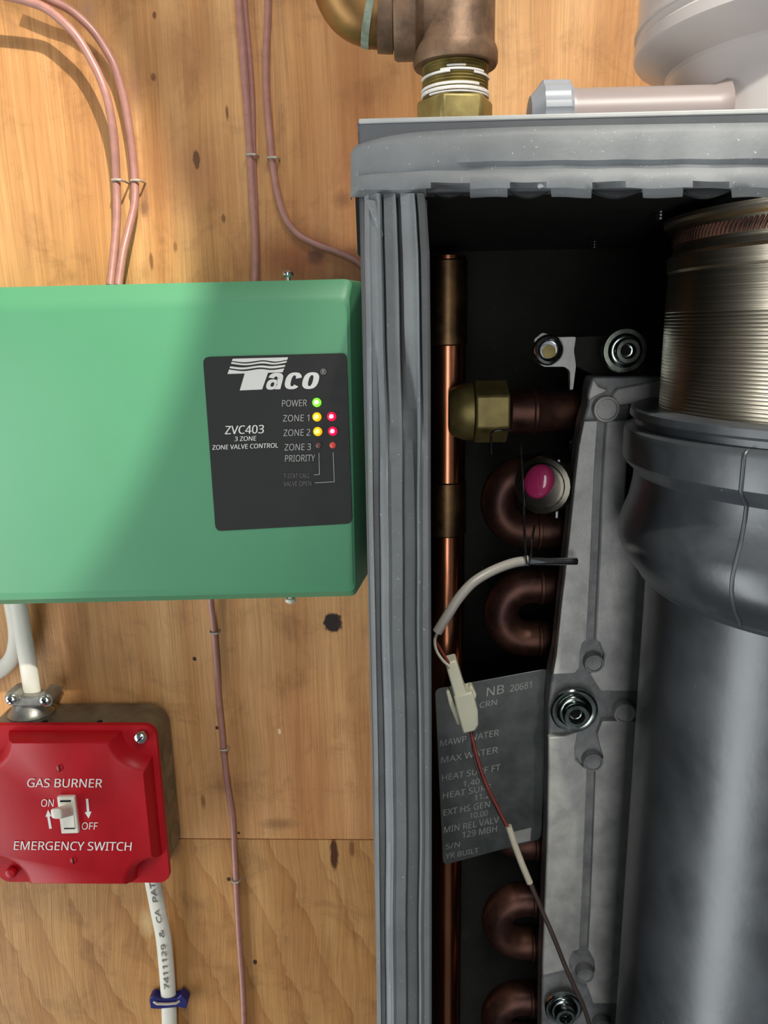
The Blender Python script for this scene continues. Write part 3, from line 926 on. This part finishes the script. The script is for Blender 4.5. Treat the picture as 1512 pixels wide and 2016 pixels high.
# jamb seal: ribbed strip down the left of the opening
xl_c = [(380, 717), (500, 718), (640, 721), (1000, 725), (1500, 736), (2016, 742), (2900, 758)]
xr_c = [(380, 836), (420, 841), (500, 846), (700, 848), (1000, 848), (1500, 850), (2016, 850), (2900, 850)]


def interp(tb, y):
    for a, b_ in zip(tb, tb[1:]):
        if a[0] <= y <= b_[0]:
            return a[1] + (b_[1] - a[1]) * (y - a[0]) / (b_[0] - a[0])
    return tb[-1][1]


ribs = [(0, -.003), (.0, .0004), (.03, .0014), (.075, .0015), (.09, -.0012), (.165, -.0014), (.185, .0010), (.265, .0016), (.29, .0028), (.315, .0031), (.345, .0027), (.37, .0019), (.54, .0016), (.560, -.0016), (.58, -.0032), (.745, -.0032), (.768, -.0012), (.785, .0030), (.815, .0036), (.85, .0032), (.875, .0021), (.955, .0019), (.99, .0012), (1.0, 0), (1.0, -.004)]
ribs_top = [(0, -.003), (.0, .0003), (.03, .0010), (.075, .0013), (.10, .0012), (.165, .0013), (.185, .0014), (.235, .0020), (.262, .0027), (.285, .0020), (.30, -.0002), (.325, .0014), (.52, .0020), (.540, -.0008), (.565, .0008), (.60, .0018), (.77, .0020), (.80, .0030), (.83, .0032), (.85, -.0002), (.875, .0018), (.955, .0024), (.99, .0016), (1.0, 0), (1.0, -.004)]
rows = []
yy = 380
while yy < 2900:
    a, b_ = interp(xl_c, yy), interp(xr_c, yy)
    k = max(0, min(1, (yy - 620) / 420.0))
    k = k * k * (3 - 2 * k)
    wob = 1.4 * math.sin(yy * .009) + .5 * math.sin(yy * .023 + 1)
    row = []
    for (u0, d0), (u1, d1) in zip(ribs_top, ribs):
        u = u0 + (u1 - u0) * k; dd = d0 + (d1 - d0) * k
        px = a + (b_ - a) * u + (wob if .15 < u < .9 else 0)
        row.append(P(px, yy, DC + .0010 + dd * 1.9))
    rows.append(row)
    yy += 15
MB().grid(rows).build('jamb_seal', m_gasket, cab, smooth=40)
MB().pxprism([(719, 391), (740, 394), (749, 430), (754, 462), (750, 478), (744, 455), (733, 428)], DC + .001, DC + .0046).build('seal_fold', m_gasket, cab, bevel=.0007)
# screw tips through the cabinet ceiling
for (px, py, dd, r) in ((1300, 437, .148, .0019), (1170, 492, .08, .0013)):
    c = P(px, py, dd); pr = []
    for k in range(4):
        pr += [(r * .8, -k * .0011), (r, -k * .0011 - .0005)]
    MB().lathe([(q_[0], q_[1]) for q_ in pr], c + Vector((0, 0, .004)), (0, 0, 1), 14).build('screw_tip', m_steel, cab)

# ------------------------------------------------------------------ copper supply pipe and union
kz = .36; dk = D - kz
cpx = P(880, 900, dk).x
zc0, zc1 = -0.84, P(880, 505, dk).z
cp = empty('copper_pipe', (cpx, -dk, zc0), 'vertical bright copper pipe with soldered collar just inside the cabinet seal', 'pipe')
rc_ = .0086
MB().lathe([(rc_, zc0), (rc_, zc1)], (cpx, -dk, 0), (0, 0, 1), 40).build('pipe_run', m_copper, cp)
for ya, yb_, mt, add_ in ((1050, 945, m_solder, .0006), (680, 512, m_solder, .0005)):
    a, b_ = P(880, ya, dk).z, P(880, yb_, dk).z
    MB().lathe([(rc_, a), (rc_ + add_, a + .0006), (rc_ + add_, b_ - .0006), (rc_, b_)], (cpx, -dk, 0), (0, 0, 1), 40).build('solder_collar', mt, cp, label='dull soldered collar')
# union towards the heat exchanger
uz = .345; du = D - uz
uax = P(900, 811, du)


def ux(px):
    return P(px, 811, du).x - uax.x


MB().lathe([(.0088, ux(884)), (.0105, ux(890)), (.0126, ux(912)), (.0126, ux(930)), (.0110, ux(931))], uax, (1, 0, 0), 40).build('union_cone', m_brass, cp)
hexr = .0140
hp = [Vector((0, math.cos(math.radians(60 * k + 85)) * hexr, math.sin(math.radians(60 * k + 85)) * hexr)) for k in range(6)]
MB().prism([uax + Vector((ux(933), 0, 0)) + p for p in hp], [uax + Vector((ux(998), 0, 0)) + p for p in hp]).build('union_nut', m_brass, cp, bevel=.0009)
MB().lathe([(.0085, ux(996)), (.0098, ux(1004)), (.0098, ux(1046)), (.0103, ux(1049)), (.0103, ux(1054)), (.0096, ux(1058)), (.0092, ux(1090)), (.0088, ux(1094)), (.0086, ux(1175))], uax, (1, 0, 0), 36).build('union_tail', m_darkcopper, cp)

# thin bent retaining wires
o = MB().tube(pxpath([(967, 893, .11), (967, 862, .112), (968, 852, .113), (974, 848, .114), (988, 846, .114), (1006, 847, .112)], 5), .00045, 8).build('retaining_wire', m_steel)
tag(o, 'thin bent steel wire hooked below the brass union nut', 'wire')
o = MB().tube(pxpath([(1150, 866, .10), (1126, 867, .113), (1123, 874, .113), (1122, 884, .11)], 5), .00045, 8).build('retaining_wire', m_steel)
tag(o, 'short bent steel wire tip beside the aluminium casting edge', 'wire')

# ------------------------------------------------------------------ heat exchanger: aluminium casting with copper return bends
dA = D - .310                                # front plane of the casting
hx_ = empty('heat_exchanger', P(1120, 2300, dA), 'cast aluminium heat exchanger end with dark copper return bends inside the cabinet', 'heat exchanger')
zA = lambda py: P(1150, py, dA).z


def clipx(pts, side_x):
    return pts


left_edge = [(1166, 742), (1160, 765), (1157, 800), (1148, 828), (1140, 880), (1131, 960), (1121, 1060), (1113, 1130), (1105, 1200), (1096, 1290), (1087, 1330), (1080, 1390), (1080, 1500), (1078, 1640), (1072, 1800), (1068, 1900), (1066, 2016), (1060, 2500)]
XA1, XA2 = .0895, .1025


def right_pts(d):
    out = []
    for (py, X) in ((2500, XA2), (1078, XA2), (1066, XA1), (790, XA1), (776, XA2), (742, XA2)):
        out.append(Vector((X, -d, P(1230, py, d).z)))
    return out


fr = [P(x, y, dA - .003) for x, y in left_edge] + right_pts(dA - .003)
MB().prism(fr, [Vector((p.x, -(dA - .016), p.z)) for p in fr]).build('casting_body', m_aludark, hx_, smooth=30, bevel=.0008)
# raised faces either side of the channel
ch1 = [(1186, 828), (1181, 900), (1176, 1000), (1172, 1100), (1168, 1180), (1164, 1262)]
ch2 = [(1165, 1508), (1162, 1600), (1158, 1700), (1154, 1800), (1150, 1870)]


def raised_px(pts, name='raised_face', d1=dA):
    return MB().pxprism(pts, dA - .0035, d1).build(name, m_alu, hx_, smooth=30, bevel=.0007)


lf = [(1150, 829), (1140, 880), (1131, 960), (1121, 1060), (1113, 1130), (1105, 1200), (1096, 1290), (1089, 1328)]
raised_px(lf + [(1132, 1326), (1141, 1315), (1143, 1285), (1146, 1268), (1152, 1262)] + [(x - 9, y) for x, y in ch1[::-1]], d1=dA + .0012)


def right_face(pts_left, y0, y1):
    fr = [P(x, y, dA) for x, y in pts_left]
    rr = [p for p in right_pts(dA) if P(1230, y0, dA).z >= p.z >= P(1230, y1, dA).z]
    ends = []
    xa = XA1 if 795 < y1 < 1130 else XA2
    xb = XA1 if 795 < y0 < 1130 else XA2
    rr = [Vector((xa - .0006, -dA, P(1230, y1, dA).z))] + [p - Vector((.0006, 0, 0)) for p in rr] + [Vector((xb - .0006, -dA, P(1230, y0, dA).z))]
    fr = fr + rr
    return MB().prism(fr, [Vector((p.x, -(dA - .0035), p.z)) for p in fr]).build('raised_face', m_alu, hx_, smooth=30, bevel=.0007)


right_face([(x + 8, y) for x, y in ch1] + [(1180, 1266), (1190, 1290), (1188, 1312), (1176, 1322), (1160, 1325), (1168, 1340), (1182, 1362)], 828, 1362)
right_face([(1186, 1420), (1176, 1446), (1180, 1462), (1188, 1490), (1184, 1504), (1174, 1512)] + [(x + 8, y) for x, y in ch2] + [(1160, 1872), (1170, 1890), (1172, 1910), (1164, 1926), (1152, 1932), (1160, 1950), (1168, 1975)], 1420, 1975)
raised_px([(1080, 1452), (1110, 1450), (1140, 1440), (1133, 1470), (1134, 1496), (1148, 1512)] + [(x - 8, y) for x, y in ch2] + [(1130, 1874), (1122, 1890), (1123, 1906), (1128, 1918), (1112, 1912), (1068, 1922), (1068, 1900), (1072, 1800), (1078, 1640), (1080, 1500)])
raised_px([(1168, 744), (1180, 760), (1200, 768), (1188, 775), (1172, 782), (1160, 790), (1158, 780), (1161, 765)])
right_face([(1215, 765), (1205, 778), (1214, 800)], 748, 788)
for (px, py, r) in ((1190, 804, 26), (1166, 1300, 21), (1164, 1493, 22), (1226, 1397, 24), (1149, 1909, 21), (1183, 2010, 22)):
    c = P(px, py, dA - .003); rr = r * .31 / F
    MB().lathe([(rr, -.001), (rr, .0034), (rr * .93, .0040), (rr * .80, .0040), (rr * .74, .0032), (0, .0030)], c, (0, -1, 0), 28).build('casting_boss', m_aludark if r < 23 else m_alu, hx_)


def bolt(px, py, r, d, label):
    c = P(px, py, d); R_ = r * (D - d) / F
    b_ = empty('flange_bolt', c, label, 'bolt', 'socket bolts clamping the aluminium casting')
    MB().lathe([(R_ * .5, -.0006), (R_, -.0006), (R_, .0008), (R_ * .94, .0013), (R_ * .70, .0013), (R_ * .62, .0008)], c, (0, -1, 0), 40).build('washer', m_chrome, b_)
    MB().lathe([(R_ * .76, .0011), (R_ * .74, .0016), (R_ * .66, .0022), (R_ * .60, .0024)], c, (0, -1, 0), 40).build('bolt_flange', m_chrome, b_)
    hr = R_ * .56
    MB().lathe([(hr, .0015), (hr, .0052), (hr * .90, .0060), (hr * .62, .0060), (hr * .56, .0053), (hr * .50, .0028), (0, .0024)], c, (0, -1, 0), 36).build('bolt_head', m_chrome, b_)
    hxp = [c + Vector((math.cos(math.radians(60 * k + 20)) * hr * .40, -.0034, math.sin(math.radians(60 * k + 20)) * hr * .40)) for k in range(6)]
    MB().prism(hxp, [p + Vector((0, .002, 0)) for p in hxp]).build('hex_socket', m_hole, b_, smooth=None)
    return b_


bolt(1130, 1398, 50, dA + .0012, 'shiny socket bolt with wide washer in the middle of the aluminium casting')
bolt(1109, 1984, 44, dA + .0012, 'shiny socket bolt at the bottom of the casting beside the thin wire')
# copper return bends
db = D - .350
for (px, py) in ((1040, 987), (1042, 1205), (1040, 1412), (1036, 1612), (1030, 1812), (1026, 2003), (1022, 2200)):
    c = P(px, py, db); k_ = .350 / F
    mr, r = 59 * k_, 37 * k_
    pts = [c + Vector((.034, .0, mr))]
    for k in range(17):
        a = math.radians(90 + 180 * k / 16)
        pts.append(c + Vector((math.cos(a) * mr, 0, math.sin(a) * mr)))
    pts.append(c + Vector((.034, .0, -mr)))
    MB().tube(pts, r, 24).build('return_bend', m_darkcopper, hx_, smooth=60)
    for sz in (1, -1):
        MB().lathe([(r, 0), (r + .0007, .0004), (r + .0007, .0016), (r, .002)], c + Vector((.004, 0, sz * mr)), (1, 0, 0), 24).build('bend_ring', m_darkcopper, hx_)

# upper bracket with nut and bolt
dB = D - .325
br_ = empty('mounting_bracket', P(1100, 720, dB), 'small aluminium bracket at the top of the casting holding a ringed stud', 'bracket')
MB().pxprism(rounded_px([(1052, 668), (1068, 655), (1100, 664), (1134, 663), (1130, 690), (1134, 720), (1128, 768), (1124, 768), (1122, 730), (1112, 722), (1070, 722), (1054, 708)], 4), dB - .004, dB).build('bracket_plate', m_alu, br_, bevel=.0006)
MB().pxprism([(1130, 664), (1215, 660), (1270, 655), (1272, 760), (1180, 745), (1134, 720)], dB - .02, dB - .003).build('bracket_web', m_inside, br_)
c = P(1079, 689, dB + .0012); k_ = .325 / F
MB().lathe([(29 * k_, -.001), (29 * k_, .001), (26 * k_, .0026), (21 * k_, .0030), (17 * k_, .0024), (16 * k_, .0002), (0, .0001)], c, (0, -1, 0), 36).build('ring_nut', m_steel, br_)
MB().lathe([(13 * k_, .0002), (12.5 * k_, .0020), (0, .0021)], c + Vector((.0002, 0, -.0006)), (0, -1, 0), 20).build('stud', m_brass, br_)
bolt(1229, 690, 43, dA + .002, 'dark shiny socket bolt at the top of the casting beside the steel tube')

# sight glass with pink lens
sg = empty('sight_glass', P(1075, 960, .12), 'steel sight glass fitting with a glossy pink lens inside the upper copper bend', 'sight glass')
axs = Vector((-.42, -.9, .06)).normalized()
c = P(1066, 957, .112)
MB().lathe([(.0125, -.014), (.0125, -.0030), (.0118, -.0012), (.0098, -.0006), (.0092, -.0016)], c, axs, 24, cap=True).build('hex_body', m_soil, sg, smooth=20)
MB().lathe([(.0092, -.001), (.0096, .0004), (.0082, .0010)], c, axs, 32).build('retaining_ring', m_soil, sg)
cl_ = P(1061, 948, .1165)
lens = MB()
rings = []
tq = axs.to_track_quat('Z', 'Y')
for r, h in ((.0066, -.001), (.0066, .0006), (.0056, .0018), (.0036, .0027), (.0012, .0031)):
    rings.append([cl_ + tq @ (Matrix.Rotation(-.35, 3, 'Z') @ Vector((math.cos(a) * r * .92, math.sin(a) * r * 1.12, h))) for a in [2 * math.pi * k / 28 for k in range(28)]])
lens.loft(rings).build('glass_lens', m_pink, sg, label='glossy pink glass lens', smooth=60)
MB().box(P(1092, 1012, .105), P(1098, 905, .112)).build('fitting_rib', m_steel, sg)
MB().box(P(1120, 1020, .095), P(1131, 900, .105)).build('fitting_rib', m_soil, sg)

# ------------------------------------------------------------------ temperature sensor lead
sn = empty('sensor_lead', P(1000, 1400, .1), 'grey sleeved sensor lead ending in a white nylon connector and thin red wire', 'sensor cable')
MB().tube(pxpath([(1135, 1105, .128), (1095, 1105, .130), (1060, 1105, .132), (1028, 1103, .133)], 4), .0016, 14).build('probe', m_steel, sn)
MB().tube(pxpath([(1040, 1103, .133), (1005, 1110, .136), (965, 1126, .140), (930, 1148, .143), (903, 1178, .145), (882, 1210, .146), (861, 1244, .146)], 8), .0020, 14).build('sleeve', m_grey, sn, smooth=60)
MB().tube(pxpath([(861, 1244, .146), (856, 1262, .145), (860, 1282, .144), (872, 1300, .143), (885, 1312, .142)], 8), .0006, 8).build('lead_wire', m_sleeve, sn, label='thin pale lead wire')
MB().tube(pxpath([(864, 1242, .144), (858, 1258, .143), (866, 1276, .142), (884, 1306, .141)], 8), .0006, 8).build('lead_wire', m_redwire, sn, label='thin red lead wire')
nc = MB().pxprism([(876, 1306), (898, 1300), (905, 1322), (914, 1352), (922, 1372), (896, 1378), (887, 1345)], .134, .1415).build('plug', m_nylon, sn, bevel=.0007)
MB().pxprism([(893, 1372), (930, 1362), (934, 1376), (941, 1400), (942, 1428), (936, 1440), (912, 1446), (908, 1432), (899, 1400)], .133, .1425).build('socket', m_nylon, sn, bevel=.0008)
MB().pxprism([(878, 1362), (885, 1360), (900, 1400), (906, 1428), (900, 1428), (884, 1388)], .1345, .139).build('latch', m_nylon, sn, bevel=.0005)
MB().pxprism([(924, 1352), (930, 1352), (938, 1368), (936, 1380), (930, 1374)], .1345, .139).build('latch', m_nylon, sn, bevel=.0005)
MB().tube(pxpath([(926, 1436, .138), (934, 1470, .140), (945, 1510, .142), (960, 1550, .144), (980, 1590, .146), (1000, 1630, .148)], 8), .0008, 8).build('red_wire', m_redwire, sn, smooth=60)
MB().tube(pxpath([(932, 1438, .137), (931, 1470, .139), (939, 1510, .141), (956, 1552, .143), (978, 1592, .145), (1000, 1632, .147)], 8), .0006, 8).build('grey_wire', m_darkwire, sn, smooth=60)
MB().tube([P(1001, 1626, .148), P(1012, 1660, .149), P(1027, 1700, .150), P(1043, 1738, .151)], .0014, 14).build('splice_sleeve', m_sleeve, sn)
MB().tube(pxpath([(1043, 1737, .151), (1066, 1790, .1515), (1090, 1845, .152), (1112, 1900, .152), (1132, 1945, .152), (1150, 1985, .152), (1168, 2040, .151)], 8), .0010, 10).build('tail_wire', m_darkwire, sn, smooth=60)
o = MB().tube(pxpath([(1026, 872, .125), (1028, 940, .128), (1032, 1030, .133), (1035, 1098, .136), (1040, 1112, .136), (1044, 1100, .136), (1048, 1060, .132), (1052, 1035, .128)], 6), .0005, 8).build('spring_clip', m_steel)
tag(o, 'thin spring wire looped around the sensor probe in front of the upper copper bend', 'wire')

# ------------------------------------------------------------------ rating plate
dp = .105
rp_ = empty('rating_plate', P(965, 1700, dp), 'tilted dark metal rating plate with stamped lettering behind the nylon connector', 'plate')
plate = MB().pxprism(rounded_px([(856, 1357), (1080, 1316), (1066, 1652), (872, 1704)], 12), dp - .0006, dp).build('plate_sheet', m_plate, rp_, bevel=.0002)
Tp = dict(d=dp + .0001, parent=plate, mat=m_stamp)
for s_, a, b_, y, h in (('NB', 958, 992, 1371, 17), ('20681', 1004, 1046, 1362, 13), ('CRN', 944, 978, 1394, 11), ('MAWP WATER', 866, 982, 1470, 12), ('MAX WATER', 868, 980, 1503, 12),
                        ('HEAT SURF FT', 870, 985, 1538, 12), ('1,40', 912, 944, 1549, 11), ('HEAT SURF', 872, 966, 1573, 12), ('11.2', 934, 964, 1576, 11), ('EXT HS GEN', 873, 964, 1606, 12),
                        ('10.00', 925, 960, 1612, 11), ('MIN REL VALV', 874, 982, 1640, 12), ('129 MBH', 910, 978, 1650, 12), ('S/N', 877, 905, 1672, 10), ('YR BUILT', 877, 942, 1691, 10)):
    lettering(s_, a, b_, y, h, slope=-0.19, lean=-0.05, **Tp)
MB().pxprism([(1012, 1638), (1046, 1630), (1044, 1655), (1012, 1662)], dp - .0002, dp + .0002).build('stamped_panel', m_stamp, plate, smooth=None)

# ------------------------------------------------------------------ combustion tube (steel neck, black coupling and pipe)
TX, TZ = .151, .265
tub = empty('exhaust_tube', (TX, -(D - TZ), P(1240, 2300, D - .284).z), 'large black plastic flue pipe with stepped coupling under a brushed steel neck', 'flue pipe')
tax = Vector((TX, -(D - TZ), 0))
zt = lambda py: P(1235, py, D - .284).z


def lat(prof, name, mat, label=None, seg=160, smooth=25):
    return MB().lathe([(r, zt(y)) for y, r in prof], tax, (0, 0, 1), seg).build(name, mat, tub, smooth=smooth, label=label)


pr = [(812, .0600), (800, .0625)]
y = 796
while y > 620:
    pr += [(y, .0625), (y - 2, .06241), (y - 3, .0625)]
    y -= 6.5
pr += [(600, .0625), (545, .0622), (540, .0628), (515, .0630), (508, .0615), (498, .0612)]
lat(pr, 'steel_neck', m_stain, 'brushed stainless steel neck', smooth=20)
lat([(500, .0600), (497, .0610), (462, .0610), (458, .0600)], 'neck_band', m_stain)
# coiled rope ring round the neck
mb = MB()
for k in range(220):
    a = 2 * math.pi * k / 220
    u = Vector((math.cos(a), math.sin(a), 0)); t = Vector((-math.sin(a), math.cos(a), 0))
    c = tax + u * .0612 + Vector((0, 0, zt(478)))
    mb.tube([c - t * .0008 - Vector((0, 0, .0018)), c + u * .0003, c + t * .0008 + Vector((0, 0, .0018))], .0005, 6)
tag(mb.build('coiled_gasket', m_darkcopper, tub, smooth=50), kind='stuff')
lat([(460, .0590), (456, .0640), (450, .0648), (443, .0648), (440, .0630)], 'upper_ring', m_stain)
lat([(440, .0560), (425, .0550), (300, .0550)], 'inner_throat', m_gasket_dark)
prc = [(797, .0640), (797, .0712), (800, .0722), (812, .0724), (816, .0716), (818, .0704), (828, .0704), (832, .0724), (836, .0738), (842, .0741), (892, .0741), (900, .0732), (914, .0704), (920, .0698), (940, .0700), (975, .0712), (1005, .0732), (1026, .0742), (1044, .0740), (1062, .0728), (1082, .0706), (1096, .0682), (1102, .0672), (1110, .0664), (1118, .0644), (1122, .0640)]
lat(prc, 'coupling', m_blackpipe, 'black stepped coupling', smooth=22)
lat([(1100, .0631), (1122, .0631), (2700, .0631)], 'pipe_run', m_blackpipe, 'smooth black pipe')
# moulded parting line on the coupling
th = math.radians(-145)
best = None
for k in range(600):
    a = math.radians(90 + 180 * k / 600) * 1.0
u_dir = None
tgt = P(1457, 950, D - .21)
for k in range(720):
    a = 2 * math.pi * k / 720
    p = tax + Vector((math.cos(a), math.sin(a), 0)) * .0705
    if p.y > -(D - TZ): continue
    px_ratio = p.x / (p.y + D)
    e = abs(px_ratio - (1475 - 800) / F)
    if best is None or e < best[0]:
        best = (e, a)
a = best[1]
u = Vector((math.cos(a), math.sin(a), 0))
MB().tube([tax + u * (r - .0001) + Vector((0, 0, zt(y))) for y, r in prc if y >= 832 and r > .066], .0007, 8).build('parting_line', m_blackpipe, tub, smooth=50)
